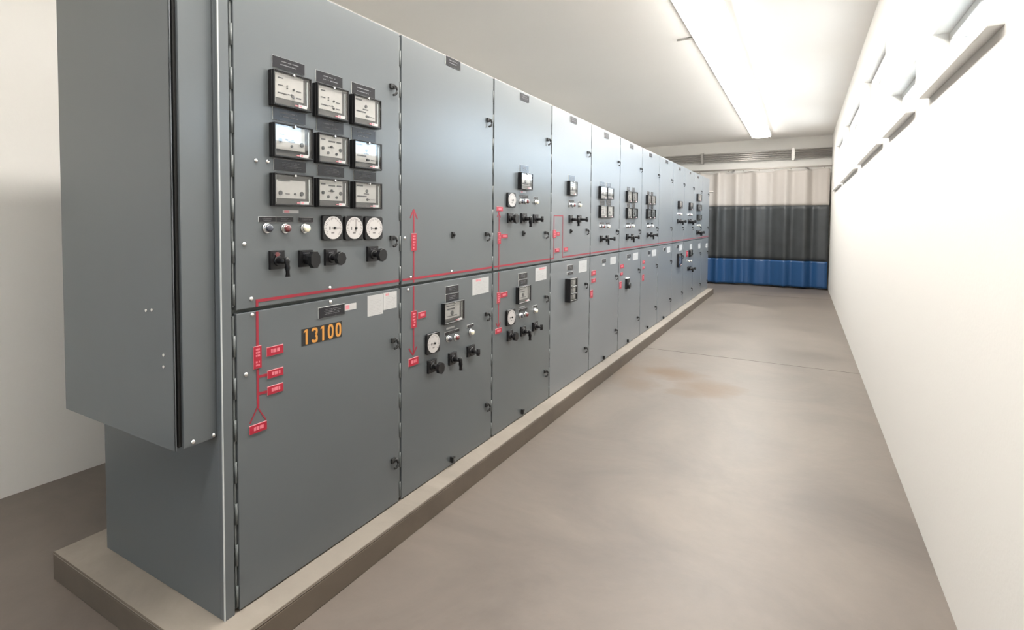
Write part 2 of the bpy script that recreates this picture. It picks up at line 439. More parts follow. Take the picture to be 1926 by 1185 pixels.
LOCK = MB().box(0, .008, -.012, .012, -.017, .017, 'mattblack').cyl((.008, 0, 0), (1, 0, 0), .008, .007, .010, 'black', 14).mesh('door_lock', .001, 1)
def lock(cab, oy, px, py):
    y, z = at(px, py); link('door_lock', LOCK, cab, (0, y-oy, z))
_b = MB(); _b.box(0, .010, -.020, .020, -.004, .004, 'mattblack'); _b.box(0, .020, -.020, -.012, -.016, .012, 'mattblack'); _b.box(0, .012, -.012, .006, -.022, -.014, 'mattblack')
STOP = _b.mesh('door_stop')
def stop(cab, oy, px, py):
    y, z = at(px, py); link('door_stop', STOP, cab, (0, y-oy, z))

def hinge_mesh(h, name):
    """edge hinge: alternating knuckles standing in the dark groove beside the door"""
    mb = MB(); n = int(round(h/.15)); s = h/n
    mb.box(-.016, -.006, .0015, .0085, 0, h, 'hinge')
    for i in range(n):
        mb.cyl((-.004, .0062, i*s+s*.04), (0, 0, 1), .0044, .0044, s*.50, 'hinge', 10)
    return mb.mesh(name)
H_UP, H_LOW = hinge_mesh(ZT-ZM-.03, 'hinge'), hinge_mesh(ZM-ZB-.03, 'hinge')

# ------------------------------------------------------------------ cabinet shell
GAP = .012
def door_mesh(z0, z1, name, first, paint='paint'):
    mb = MB(); mb.box(-.022, 0, .0140 if not first else .030, W-.005, z0, z1, paint)
    return mb.mesh(name, .0028, 2)
DU, DL = door_mesh(ZM+.004, ZT-.006, 'upper_door', False), door_mesh(ZB+.006, ZM-.008, 'lower_door', False)
DU1, DL1 = door_mesh(ZM+.004, ZT-.006, 'upper_door', True), door_mesh(ZB+.006, ZM-.008, 'lower_door', True)
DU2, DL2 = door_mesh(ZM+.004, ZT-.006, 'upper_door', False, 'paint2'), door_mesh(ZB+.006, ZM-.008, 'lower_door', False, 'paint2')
def body_mesh(first):
    mb = MB(); a = -.027 if first else .001
    mb.box(-DEPTH, -.024, a, W-.001, ZB, ZT, 'paint')
    mb.box(-.0238, -.0222, .002, W-.002, ZB+.004, ZT-.006, 'paint_in')
    if first:   # corner post beside the first hinge
        mb.box(-.024, -.001, a, .012, ZB, ZT, 'paint')
    return mb.mesh('cabinet_body', .002, 1)
BODY, BODY1 = body_mesh(False), body_mesh(True)
GRP = 'row of gray switchgear cabinets'
def cabinet(k, label):
    oy = Y0 + k*W
    c = thing('switchgear_cabinet', label, 'electrical cabinet', (0, oy, 0), GRP)
    first = k == 0
    link('cabinet_body', BODY1 if first else BODY, c)
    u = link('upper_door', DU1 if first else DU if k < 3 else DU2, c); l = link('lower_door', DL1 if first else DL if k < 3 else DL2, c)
    hy = .017 if first else 0
    link('hinge', H_UP, u, (0, hy, ZM+.015)); link('hinge', H_LOW, l, (0, hy, ZB+.015))
    return c, oy, u, l
M['edge'] = mat('edge_highlight_pale', (.50, .52, .52), .35)  # pale colour paints the highlight along the near cabinet's corner
ZLINE = (1.148, 1.1585)    # the long red mimic stripe that runs along the whole row

# ================================================================== cabinet 1
c, oy, u, l = cabinet(0, 'nearest gray switchgear cabinet, nine relays and three dials above orange number 13100')
MB().box(-.005, .0003, -.0275, -.0245, ZB, ZT, 'edge').build('corner_highlight', c)
for (xl, xr, yt) in ((511, 571.5, 102.7), (593.2, 643, 130.8), (660.8, 704, 153.8)): nameplate(c, oy, rect(xl, xr, yt, yt+22), 1)
for (xl, xr, yt) in ((512, 573.5, 200.3), (595, 644.8, 221), (661, 705, 237.6)): nameplate(c, oy, rect(xl, xr, yt, yt+24), 1)
for (xl, xr, yt, yb) in ((514.2, 574, 297.7, 320), (596.5, 646, 309.3, 330), (664.6, 705.8, 319.6, 338)): nameplate(c, oy, rect(xl, xr, yt, yb), 3)
D = .030
g = [[(515, 587, 128, 196), (597.6, 657, 153.5, 217), (666.7, 718, 175, 232)],
     [(516.4, 590, 228.5, 293.6), (600, 657.5, 248.0, 305), (667.8, 719, 261.8, 315)],
     [(517.0, 591, 324, 386.6), (600, 658, 333.9, 389), (668.5, 719.4, 340.5, 392)]]
kinds = [[0, 0, 4], [1, 3, 4], [2, 3, 4]]
for i in range(3):
    for j in range(3): relay(c, oy, rect(*g[i][j], D), D, kinds[i][j])
small_label(c, oy, rect(531.8, 561.4, 394.9, 400.8))
nameplate(c, oy, rect(485.7, 518, 407.2, 417.6), 2); nameplate(c, oy, rect(518.4, 550.4, 407.6, 418), 2); nameplate(c, oy, rect(561.4, 588, 408.6, 418.6), 2)
lamp(c, oy, 500.5, 429, 'lens_blue'); lamp(c, oy, 535, 429.5, 'lens_red'); lamp(c, oy, 571.5, 429.5, 'lens_white')
dial(c, oy, rect(602.5, 640, 404.5, 452.5), 0); dial(c, oy, rect(644.5, 678.6, 406, 452), PI/2); dial(c, oy, rect(682.5, 715.5, 407, 451.5), PI*.98)
switch(c, oy, rect(505, 532, 472, 507), 'pistol', .066, True); switch(c, oy, rect(560.5, 585, 471, 502.5), 'block', .06)
switch(c, oy, rect(609, 630.5, 469, 499.5), 'knob'); switch(c, oy, rect(689, 708, 464, 492), 'knob')
for p in ((481, 302), (503, 304), (459, 459), (472, 562), (620, 541), (621, 568), (474, 592), (462, 704)): bolt(c, oy, *p)
for p in ((738, 167), (738, 451)): latch(u, oy, *p)
for p in ((740, 643), (740, 868)): latch(l, oy, *p)
y483 = at(483.5, 600)[0]
stripe(c, oy, y483-.005, Y0+W-.006, *ZLINE)
stripe(c, oy, y483-.005, y483+.005, ZM+.006, ZLINE[0]); stripe(c, oy, y483-.005, y483+.005, at(484, 652)[1], ZM-.010)
stripe(c, oy, y483-.005, y483+.005, at(484, 767)[1], at(484, 694)[1])
line(c, oy, (485, 709), (503, 704.5), .009); line(c, oy, (485, 741), (503, 736.5), .009)
line(c, oy, (484, 766), (470, 797), .0045); line(c, oy, (484, 766), (500, 789), .0045)
redtag(c, oy, rect(475.5, 491, 652.5, 695), 6, 'mimic_breaker'); redtag(c, oy, rect(500.6, 532, 654, 671)); redtag(c, oy, rect(502, 532, 697.8, 713)); redtag(c, oy, rect(502, 532, 728, 744))
redtag(c, oy, rect(468, 501, 802.5, 819))
nameplate(c, oy, rect(598, 647.3, 579.2, 599.5), 3); small_label(c, oy, rect(648, 670, 573, 585))
sticker(c, oy, rect(691, 720.5, 557, 596), 10, False); sticker(c, oy, rect(721, 746, 551.5, 583.5), 8)
# number plate with the painted digits 13100
y0, y1, z0, z1 = rect(567, 643, 619.7, 651.7); w, h = y1-y0, z1-z0
mb = MB()
for i in range(5): mb.box(0, .0012, i*w/5+.0004, (i+1)*w/5-.0004, 0, h, 'mattblack')
npl = mb.build('number_plate', c, (0, y0-oy, z0)); npl['label'] = 'orange number 13100 on black plates'
def digit(ch, cx, w, h):
    """blocky stencil digits made of strokes in a w x h cell"""
    t = w*.30; m = MB()
    def ringarc(cz, hh, a0, a1, n=18):
        pts = []
        ro, rh = w/2, hh/2
        for i in range(n+1):
            a = math.radians(a0+(a1-a0)*i/n); pts.append((cx+ro*math.copysign(abs(math.cos(a))**.75, math.cos(a)), cz+rh*math.copysign(abs(math.sin(a))**.75, math.sin(a))))
        inn = []
        for i in range(n+1):
            a = math.radians(a1-(a1-a0)*i/n); inn.append((cx+(ro-t)*math.copysign(abs(math.cos(a))**.75, math.cos(a)), cz+(rh-t)*math.copysign(abs(math.sin(a))**.75, math.sin(a))))
        for i in range(n): m.prism([pts[i], pts[i+1], inn[n-1-i], inn[n-i]], 0, .0008, 'orange')
    if ch == '1':
        m.box(0, .0008, cx-t*.3, cx+t*.75, 0, h, 'orange'); m.prism([(cx-t*.3, h), (cx-t*1.2, h*.86), (cx-t*1.2, h*.78), (cx-t*.3, h*.86)], 0, .0008, 'orange')
    elif ch == '0': ringarc(h/2, h, 0, 360, 36)
    else:
        ringarc(h*.735, h*.53, -80, 170); ringarc(h*.285, h*.57, -170, 80)
    return m
for i, ch in enumerate('13100'):
    digit(ch, (i+.5)*w/5, w/5*.74, h*.90).build('digit', npl, (.0012, 0, h*.05))

# ================================================================== cabinet 2
c, oy, u, l = cabinet(1, 'second gray switchgear cabinet, blank upper door with long red double-arrow mimic line')
nameplate(c, oy, rect(838.2, 865.3, 104.4, 121), 1)
lock(c, oy, 851, 442)
for p in ((918, 229), (915, 443)): latch(u, oy, *p)
for p in ((915, 593), (915, 763)): latch(l, oy, *p)
stripe(c, oy, at(757, 520)[0], oy+W-.006, *ZLINE)
ym = at(778, 500)[0]
stripe(c, oy, ym-.0045, ym+.0045, at(778, 438)[1]+.0, at(778, 395)[1]); stripe(c, oy, ym-.0045, ym+.0045, ZLINE[1], at(778, 472)[1]); stripe(c, oy, ym-.0045, ym+.0045, ZM+.006, ZLINE[0])
line(c, oy, (778, 394), (771.5, 410), .007); line(c, oy, (778, 394), (785, 412), .007)
stripe(c, oy, ym-.0045, ym+.0045, at(777, 586)[1], ZM-.010); stripe(c, oy, ym-.0045, ym+.0045, at(776.5, 668)[1], at(777, 617)[1])
line(c, oy, (776.5, 668), (769, 656), .007); line(c, oy, (776.5, 668), (784, 652), .007)
redtag(c, oy, rect(773, 782.5, 439, 472), 5, 'mimic_breaker'); redtag(c, oy, rect(772.7, 782.5, 586, 618), 5, 'mimic_breaker'); redtag(c, oy, rect(785.5, 800, 588, 600)); redtag(c, oy, rect(767.7, 786, 676, 690.5))
bolt(c, oy, 761, 448); bolt(c, oy, 767, 545); bolt(c, oy, 772, 521.5); bolt(c, oy, 849, 510.5)
nameplate(c, oy, rect(837.3, 861.5, 539.6, 553), 2); nameplate(c, oy, rect(837.6, 862, 554.2, 569), 2)
relay(c, oy, rect(836.9, 874, 571.5, 612, .022), .022, 5)
sticker(c, oy, rect(888.4, 919, 525.5, 556), 9)
small_label(c, oy, rect(839.4, 854.6, 617, 620.4), False)
nameplate(c, oy, rect(836.4, 863, 625.5, 631), 1); nameplate(c, oy, rect(878, 890, 611.8, 617.2), 1)
lamp(c, oy, 841.5, 637, 'lens_blue'); lamp(c, oy, 856, 634.2, 'lens_red'); lamp(c, oy, 884, 624.5, 'lens_white')
dial(c, oy, rect(799, 823.4, 629.5, 668.5), PI*.98)
switch(c, oy, rect(803, 818, 678.7, 703), 'knob'); switch(c, oy, rect(842.8, 856, 665, 687.5), 'pistol', .062); switch(c, oy, rect(877.4, 890, 651.7, 672), 'tee', .060)
stop(c, oy, 850, 861)

# ================================================================== cabinet 3
c, oy, u, l = cabinet(2, 'third gray switchgear cabinet, relay, dial and three black switches on each door')
nameplate(c, oy, rect(978, 994.4, 173.5, 187), 1)
nameplate(c, oy, rect(978.2, 993.4, 309.3, 323.5), 2)
relay(c, oy, rect(981.6, 1002.7, 323.6, 355.7, .028), .028, 5)
small_label(c, oy, rect(979, 989, 359, 362.5))
nameplate(c, oy, rect(976.5, 992.5, 365.9, 371.5), 1); nameplate(c, oy, rect(1004, 1011, 370, 374.4), 1)
lamp(c, oy, 978.5, 379, 'lens_blue'); lamp(c, oy, 988.5, 379, 'lens_red'); lamp(c, oy, 1007, 380, 'lens_white')
dial(c, oy, rect(952, 967, 361.6, 389.5), 0)
switch(c, oy, rect(953.5, 963, 400.5, 420), 'knob', .055); switch(c, oy, rect(979, 988.5, 401, 420), 'pistol', .06); switch(c, oy, rect(1002, 1010, 403, 420), 'tee', .06)
lock(c, oy, 984, 439)
for p in ((1030, 265), (1026, 440)): latch(u, oy, *p)
for p in ((1026, 560), (1025, 700)): latch(l, oy, *p)
stripe(c, oy, at(929, 498)[0], oy+W-.006, *ZLINE)
ym = at(938.3, 450)[0]
stripe(c, oy, ym-.004, ym+.004, at(938, 436)[1], at(938, 398)[1]); stripe(c, oy, ym-.004, ym+.004, ZLINE[1], at(938, 459)[1]); stripe(c, oy, ym-.004, ym+.004, ZM+.006, ZLINE[0])
line(c, oy, (938.3, 399), (935.2, 408), .006); line(c, oy, (938.3, 399), (941.5, 409), .006)
stripe(c, oy, ym-.004, ym+.004, at(937, 552)[1], ZM-.010); stripe(c, oy, ym-.004, ym+.004, at(937, 616)[1], at(937, 571)[1])
line(c, oy, (937, 616), (932.8, 608), .006); line(c, oy, (937, 616), (941, 606), .006)
redtag(c, oy, rect(933.5, 945, 388.5, 397)); redtag(c, oy, rect(935.5, 941.3, 437, 459), 4, 'mimic_breaker'); redtag(c, oy, rect(942.2, 954, 440.5, 448.5))
redtag(c, oy, rect(934.2, 940, 550.6, 571), 4, 'mimic_breaker'); redtag(c, oy, rect(941, 953.5, 551, 560.5)); redtag(c, oy, rect(931, 943, 619.4, 629))
nameplate(c, oy, rect(974.3, 991, 514.8, 525.5), 2); nameplate(c, oy, rect(974.6, 991.2, 527, 538), 2)
relay(c, oy, rect(976.5, 999, 540.5, 572.9, .024), .024, 5)
small_label(c, oy, rect(977, 987, 577.5, 580), False)
sticker(c, oy, rect(1007, 1027.5, 504.7, 529.5), 8)
nameplate(c, oy, rect(975, 991, 582.6, 587.4), 1); nameplate(c, oy, rect(1002, 1009, 575.4, 579.6), 1)
lamp(c, oy, 977.5, 593.5, 'lens_blue'); lamp(c, oy, 987.5, 591.2, 'lens_red'); lamp(c, oy, 1005, 584.5, 'lens_white')
dial(c, oy, rect(950.6, 966, 583.7, 614), PI*.98)
switch(c, oy, rect(953, 962, 622.5, 642), 'knob', .055); switch(c, oy, rect(978.5, 987, 615, 633), 'pistol', .06); switch(c, oy, rect(1001, 1009, 606.5, 623), 'tee', .06)
stop(c, oy, 982, 772)

# ================================================================== cabinet 4
c, oy, u, l = cabinet(3, 'fourth gray switchgear cabinet, tall black three-window relay on its lower door')
nameplate(c, oy, rect(1072.4, 1084.5, 217.8, 229), 1)
nameplate(c, oy, rect(1069.6, 1080.5, 328.5, 340), 2)
relay(c, oy, rect(1073, 1086.6, 339.8, 367, .028), .028, 5)
nameplate(c, oy, rect(1069, 1079, 375.5, 379.6), 1); nameplate(c, oy, rect(1087, 1092, 378.4, 381.6), 1)
lamp(c, oy, 1070.5, 385.5, 'lens_blue'); lamp(c, oy, 1077, 385.8, 'lens_red'); lamp(c, oy, 1088.5, 386.2, 'lens_white')
switch(c, oy, rect(1069.5, 1075.4, 404.5, 419.5), 'pistol', .075); switch(c, oy, rect(1085.5, 1091.5, 405, 419.2), 'tee', .075)
lock(c, oy, 1073, 435)
for p in ((1106, 289), (1103, 434.5)): latch(u, oy, *p)
for p in ((1101, 535.5), (1100, 656)): latch(l, oy, *p)
ya, yb = at(1041.6, 450)[0], at(1058.2, 450)[0]; zt = at(1041.6, 404.5)[1]
stripe(c, oy, oy+.014, ya+.004, *ZLINE); stripe(c, oy, yb-.004, oy+W-.006, *ZLINE)
stripe(c, oy, ya-.004, yb+.004, zt-.008, zt)
stripe(c, oy, ya-.004, ya+.004, ZLINE[1], zt-.008); stripe(c, oy, yb-.004, yb+.004, ZLINE[1], zt-.008)
redtag(c, oy, rect(1039.8, 1045, 432, 447.5), 4, 'mimic_breaker'); redtag(c, oy, rect(1046, 1052, 436, 443.5))
redtag(c, oy, rect(1043, 1051.5, 467.5, 475)); redtag(c, oy, rect(1060, 1067.5, 465.5, 473.5))
nameplate(c, oy, rect(1066.5, 1077, 499.2, 508.4), 2); nameplate(c, oy, rect(1066.5, 1077, 512.6, 517.2), 1)
sticker(c, oy, rect(1088.5, 1103.5, 491.4, 513.2), 8, False)
# tall metering relay with three windows
dp = .045; y0, y1, z0, z1 = rect(1073.2, 1086.7, 525, 569.5, dp); w, h = y1-y0, z1-z0
mb = MB(); mb.box(0, dp-.02, 0, w, 0, h, 'black'); mb.box(dp-.02, dp, 0, w*.10, .0, h, 'black'); mb.box(dp-.02, dp, w*.88, w, .0, h, 'black')
mb.box(dp-.02, dp, w*.10, w*.88, h*.94, h, 'black'); mb.box(dp-.02, dp, w*.10, w*.88, 0, h*.07, 'black'); mb.box(dp-.02, dp+.004, w*.10, w*.88, h*.60, h*.66, 'black'); mb.box(dp-.02, dp+.004, w*.10, w*.88, h*.31, h*.37, 'black')
o = mb.build('metering_relay', c, (0, y0-oy, z0), bevel=.002, seg=1)
f = MB()
for a, b in ((.67, .92), (.38, .59), (.09, .30)):
    f.box(dp-.0198, dp-.014, w*.12, w*.86, h*a, h*b, 'face'); f.cyl((dp-.014, w*.45, h*(a+b)/2), (1, 0, 0), w*.12, w*.11, .004, 'mark', 14); f.box(dp-.014, dp-.013, w*.6, w*.8, h*(a+.03), h*(a+.05), 'mark')
f.build('relay_faceplate', o)
MB().box(dp-.006, dp-.004, w*.10, w*.88, h*.07, h*.94, 'glass').build('cover_glass', o)

# ================================================================== cabinets 5 to 7: four relays each
def quad(k, label, P):
    c, oy, u, l = cabinet(k, label)
    nameplate(c, oy, rect(*P['top']), 1)
    for r in P['plates']: nameplate(c, oy, rect(*r), 1)
    for r in P['relays']: relay(c, oy, rect(*r, .027), .027, 5, detail=False)
    for r in P['lplates']: nameplate(c, oy, rect(*r), 1)
    for (x, y, m) in P['lamps']: lamp(c, oy, x, y, m)
    for (r, kd) in P['sw']: switch(c, oy, rect(*r), kd, .078)
    for p in P['lu']: latch(u, oy, *p)
    for p in P['ll']: latch(l, oy, *p)
    stripe(c, oy, oy+.014, oy+W-.006, *ZLINE)
    nameplate(c, oy, rect(*P['low']), 2); small_label(c, oy, rect(*P['lowlab']), False)
    sticker(c, oy, rect(*P['stk']), 8, False)
    for r in P['tags']: redtag(c, oy, rect(*r))
    redtag(c, oy, rect(*P['brk']), 4, 'mimic_breaker')
    return c, oy
c, oy = quad(4, 'fifth gray switchgear cabinet, four relays in a block, three red tags on plain lower door', dict(
    top=(1136.5, 1144.5, 248, 259), plates=[(1128, 1136.5, 340.5, 349.5), (1140.5, 1148.5, 343, 351.5), (1128, 1136.5, 375.5, 385.5), (1140.5, 1148.5, 376, 386)],
    relays=[(1131.3, 1143, 350, 374.3), (1144, 1155, 352, 374.6), (1131.3, 1143, 386.3, 409.7), (1144, 1155, 387, 409.7)],
    lplates=[(1127, 1135, 418, 421.5), (1140, 1146, 418.4, 421.6)], lamps=[(1128, 425.8, 'lens_blue'), (1133, 426, 'lens_red'), (1143, 425.8, 'lens_white')],
    sw=[((1128, 1132, 443, 455.5), 'pistol'), ((1139.5, 1143.5, 442.5, 454.5), 'tee')], lu=[(1163, 306), (1160, 435.5)], ll=[(1158.5, 520), (1157, 621.5)],
    low=(1132, 1139, 487.5, 494.5), lowlab=(1133, 1138, 496.5, 500.5), stk=(1148, 1158.5, 484.2, 497.8), tags=[(1112, 1120, 510, 518.5), (1112, 1120, 525, 532.5)], brk=(1109.5, 1114.5, 546.5, 561)))
stop(c, oy, 1135, 671)
c, oy = quad(5, 'sixth gray switchgear cabinet, four relays above, narrow black meter strip on lower door', dict(
    top=(1185, 1191, 270, 278.5), plates=[(1179, 1184, 351, 358.5), (1189, 1193.5, 352.5, 359.5), (1179, 1184, 381.5, 390.5), (1189, 1193.5, 382, 391)],
    relays=[(1181.6, 1190.3, 358.8, 380), (1191, 1200, 360, 380.5), (1181.6, 1190.3, 390.8, 411), (1191, 1200, 391.5, 411)],
    lplates=[(1177.5, 1183.5, 418.5, 421.5), (1187, 1191, 418.8, 421.5)], lamps=[(1178, 426.6, 'lens_blue'), (1182, 426.6, 'lens_red'), (1189.5, 425, 'lens_white')],
    sw=[((1177.5, 1180.8, 440, 451.5), 'pistol'), ((1187, 1190.2, 440, 451), 'tee')], lu=[(1205, 319), (1202, 434.5)], ll=[(1200.5, 508), (1198.5, 598)],
    low=(1179, 1185.5, 478.8, 485.5), lowlab=(1181, 1185, 487, 490), stk=(1190.5, 1200, 476.5, 490), tags=[(1166, 1172.5, 498, 505.5), (1166.5, 1171, 513, 518.5)], brk=(1164.5, 1168.5, 530.5, 543.5)))
stop(c, oy, 1180, 640)
r = rect(1179.5, 1184.5, 524.5, 543.5, .02); mb = MB(); w, h = r[1]-r[0], r[3]-r[2]
mb.box(0, .02, 0, w, 0, h, 'black'); mb.box(.02, .022, w*.2, w*.8, h*.55, h*.95, 'plate'); mb.box(0, .0215, -.002, w+.002, h, h+.006, 'plateedge'); mb.cyl((.02, w/2, h*.3), (1, 0, 0), w*.3, w*.28, .02, 'black', 16)
mb.build('meter_strip', c, (0, r[0]-oy, r[2]), bevel=.001, seg=1)
c, oy = quad(6, 'seventh gray switchgear cabinet, last one holding a square block of four relays', dict(
    top=(1221, 1226.5, 287.5, 294.5), plates=[(1217, 1221, 359.5, 366), (1224, 1228, 360.5, 367), (1217, 1221, 385.5, 392.5), (1224, 1228, 386, 393)],
    relays=[(1219.5, 1226.3, 366.4, 384.5), (1227, 1234, 367.4, 384.8), (1219.5, 1226.3, 393, 411.4), (1227, 1234, 393.6, 411.4)],
    lplates=[(1216, 1220.5, 418.5, 421.5), (1224, 1227.5, 418.8, 421.5)], lamps=[(1216.5, 426.4, 'lens_blue'), (1220, 426.4, 'lens_red'), (1226, 425, 'lens_white')],
    sw=[((1216, 1218.7, 437.5, 446.5), 'pistol'), ((1223.5, 1226.2, 437, 446), 'tee')], lu=[(1238, 330), (1235, 430)], ll=[(1234, 498.5), (1232, 578)],
    low=(1218, 1223, 472.3, 478.5), lowlab=(1219, 1222, 480, 482.5), stk=(1226.5, 1234, 470.5, 482.5), tags=[(1208, 1212.5, 490.5, 496.5), (1208, 1212, 502, 506.5)], brk=(1207.6, 1210.8, 517, 528.5)))
stop(c, oy, 1217, 614)

# ================================================================== cabinet 8 (blank) to 12
c, oy, u, l = cabinet(7, 'eighth gray switchgear cabinet, completely blank upper door between relay cabinets')
nameplate(c, oy, rect(1251.5, 1256, 300.5, 306.5), 1); nameplate(c, oy, rect(1247.5, 1251.5, 466.5, 471.5), 1); sticker(c, oy, rect(1254.5, 1260.5, 464.5, 475.5), 6, False)
for p in ((1263, 339.5), (1261.5, 429.5)): latch(u, oy, *p)
for p in ((1261, 491.5), (1259.5, 563)): latch(l, oy, *p)
stripe(c, oy, oy+.014, oy+W-.006, *ZLINE); stop(c, oy, 1247, 596)

def far(k, label, relays, sws, lamps, low_relays, low_sws, low_lamps, stk, top, lat_u, lat_l):
    c, oy, u, l = cabinet(k, label)
    if top: nameplate(c, oy, rect(*top), 1)
    for r in relays: relay(c, oy, rect(*r), .03, 5, detail=False)
    for (r, kd) in sws: switch(c, oy, rect(*r), kd, .078)
    for (x, y, m) in lamps: lamp(c, oy, x, y, m)
    for r in low_relays: relay(c, oy, rect(*r), .03, 5, detail=False)
    for (r, kd) in low_sws: switch(c, oy, rect(*r), kd, .078)
    for (x, y, m) in low_lamps: lamp(c, oy, x, y, m)
    if stk: sticker(c, oy, rect(*stk), 6, False)
    for p in lat_u: latch(u, oy, *p)
    for p in lat_l: latch(l, oy, *p)
    stripe(c, oy, oy+.014, oy+W-.006, *ZLINE)
    return c, oy
c, oy = far(8, 'ninth gray switchgear cabinet, one small relay above and tall black relay on lower door',
    [(1274.8, 1280, 378, 392)], [((1273.5, 1276, 412, 420), 'pistol'), ((1278.8, 1281.3, 412, 420), 'tee')], [(1274, 403, 'lens_blue'), (1276.5, 403, 'lens_red'), (1280, 403, 'lens_white')],
    [(1273.3, 1279.5, 477.5, 502)], [], [], (1277.5, 1283, 460.5, 471.5), (1276.3, 1280, 314.5, 319.5), [(1286, 347), (1283.8, 429)], [(1283, 482), (1281.5, 550)])
nameplate(c, oy, rect(1272, 1276, 462, 467), 1)
c, oy = far(9, 'tenth gray switchgear cabinet, small relay above, red-tagged relay and switches below',
    [(1295.4, 1300, 381, 394.5)], [((1293.6, 1296, 412.3, 420), 'pistol'), ((1297.8, 1300.2, 412.3, 420), 'tee')], [(1294, 404, 'lens_blue'), (1296.3, 404, 'lens_red'), (1299.3, 404, 'lens_white')],
    [(1295.2, 1299.3, 470.5, 483)], [((1292.5, 1295, 502, 509), 'pistol'), ((1297, 1299.4, 501, 508), 'tee')], [(1294.4, 491, 'lens_white'), (1298.4, 490.6, 'lens_white')],
    (1297.5, 1301.5, 459.5, 469.5), (1296.5, 1299.5, 322.5, 327), [(1304, 354), (1302, 429)], [(1301, 477), (1300, 543)])
redtag(c, oy, rect(1290.5, 1293.5, 472, 483), 3)
c, oy = far(10, 'eleventh gray switchgear cabinet, two stacked relays over a black switch panel',
    [(1310.2, 1317, 364.5, 378), (1310.2, 1317, 384.5, 396), (1310.2, 1317, 403.5, 414)], [((1309.5, 1312, 433, 440.5), 'pistol'), ((1314, 1316.3, 433, 440.5), 'tee')], [(1311, 424, 'lens_white'), (1315, 424, 'lens_white')],
    [], [], [], (1313.3, 1317.2, 458, 468), (1311.5, 1314.5, 331, 335), [(1318.7, 360.5), (1317, 428.5)], [(1316.5, 476), (1315.5, 534)])
c, oy = far(11, 'end cabinet of the gray switchgear row, plain doors, beside the curtain',
    [], [], [], [], [], [], (1327.5, 1330.5, 457.5, 466), None, [(1332, 366), (1330.6, 428)], [(1330, 474), (1329, 528)])
mb = MB(); mb.tube([(-.06, W, 2.03), (-.05, W+.05, 2.035), (.02, W+.09, 2.035), (.06, W+.09, 2.03)], .012, 'rail', 10); mb.box(-.09, -.03, W-.001, W+.012, 2.0, 2.06, 'rail')
mb.build('side_bracket', c)

# ------------------------------------------------------------------ enclosure bolted to the end of the row
yb0, yb1 = .9560, Y0-.0280
xf, xbk = -.030, -.745
ZE = .7235
e = thing('wiring_enclosure', 'tall gray sheet-metal wiring enclosure on the near end of the switchgear row', 'electrical enclosure', (0, yb0, ZE))
mb = MB(); mb.box(xbk, xf-.030, .004, yb1-yb0, 0, 2.33-ZE, 'paint'); mb.build('enclosure_body', e, bevel=.003)
mb = MB(); mb.box(xf-.0295, xf-.014, .018, yb1-yb0, .0, 2.33-ZE, 'mattblack'); mb.build('cover_seam', e)
mb = MB(); mb.box(xf-.013, xf, .0265, yb1-yb0, -.004, 2.33-ZE, 'paint'); mb.build('front_cover', e, bevel=.003)
mb = MB(); mb.box(xbk, xf-.004, 0, .0038, -.004, 2.33-ZE, 'paint'); mb.box(xf-.0075, xf-.004, 0, .006, -.004, 2.33-ZE, 'paint'); mb.build('side_cover', e, bevel=.0012)
for (px, py) in ((363, 831), (402, 818)): bolt(e, yb0, px, py, xf)
for o in [o for o in e.children if o.name.startswith('bolt')]: o.location.z -= ZE
SB = MB().cyl((0, 0, 0), (0, -1, 0), .006, .005, .002, 'chrome', 10).mesh('rivet')
for (px, py) in ((290, 95), (292, 104)) : pass
def ony(px, py, yv):
    d = R2*((px-CX)/FPX) + U2*((CY-py)/FPX) + F; p = CAM + d*(yv/d.y); return p
for (px, py) in ((275, 584), (286, 583), (308, 668), (308, 690)):
    p = ony(px, py, yb0); link('rivet', SB, e, (p.x, 0, p.z-ZE))

# ------------------------------------------------------------------ setting
def quadbox(name, x0, x1, y0, y1, z0, z1, m, bevel=0):
    return struct(MB().box(x0, x1, y0, y1, z0, z1, m).build(name, bevel=bevel))
quadbox('floor', WALL_L-.2, WALL_R+.2, WALL_B-.2, WALL_F+.2, -.15, 0, 'floor')
quadbox('ceiling', WALL_L-.2, WALL_R+.2, WALL_B-.2, WALL_F+.2, CEIL, CEIL+.15, 'ceil')
quadbox('wall_left', WALL_L-.2, WALL_L, WALL_B-.2, WALL_F+.2, 0, CEIL, 'wall')
quadbox('wall_far', WALL_L, WALL_R, WALL_F, WALL_F+.2, 0, CEIL, 'wall')
mb = MB(); NW = (-.6, .5, 1.1, 2.2)  # opening added in the unseen near wall to light the row's end faces
mb.box(WALL_L, WALL_R, WALL_B-.2, WALL_B, 0, NW[2], 'wall'); mb.box(WALL_L, WALL_R, WALL_B-.2, WALL_B, NW[3], CEIL, 'wall')
mb.box(WALL_L, NW[0], WALL_B-.2, WALL_B, NW[2], NW[3], 'wall'); mb.box(NW[1], WALL_R, WALL_B-.2, WALL_B, NW[2], NW[3], 'wall'); struct(mb.build('wall_near'))
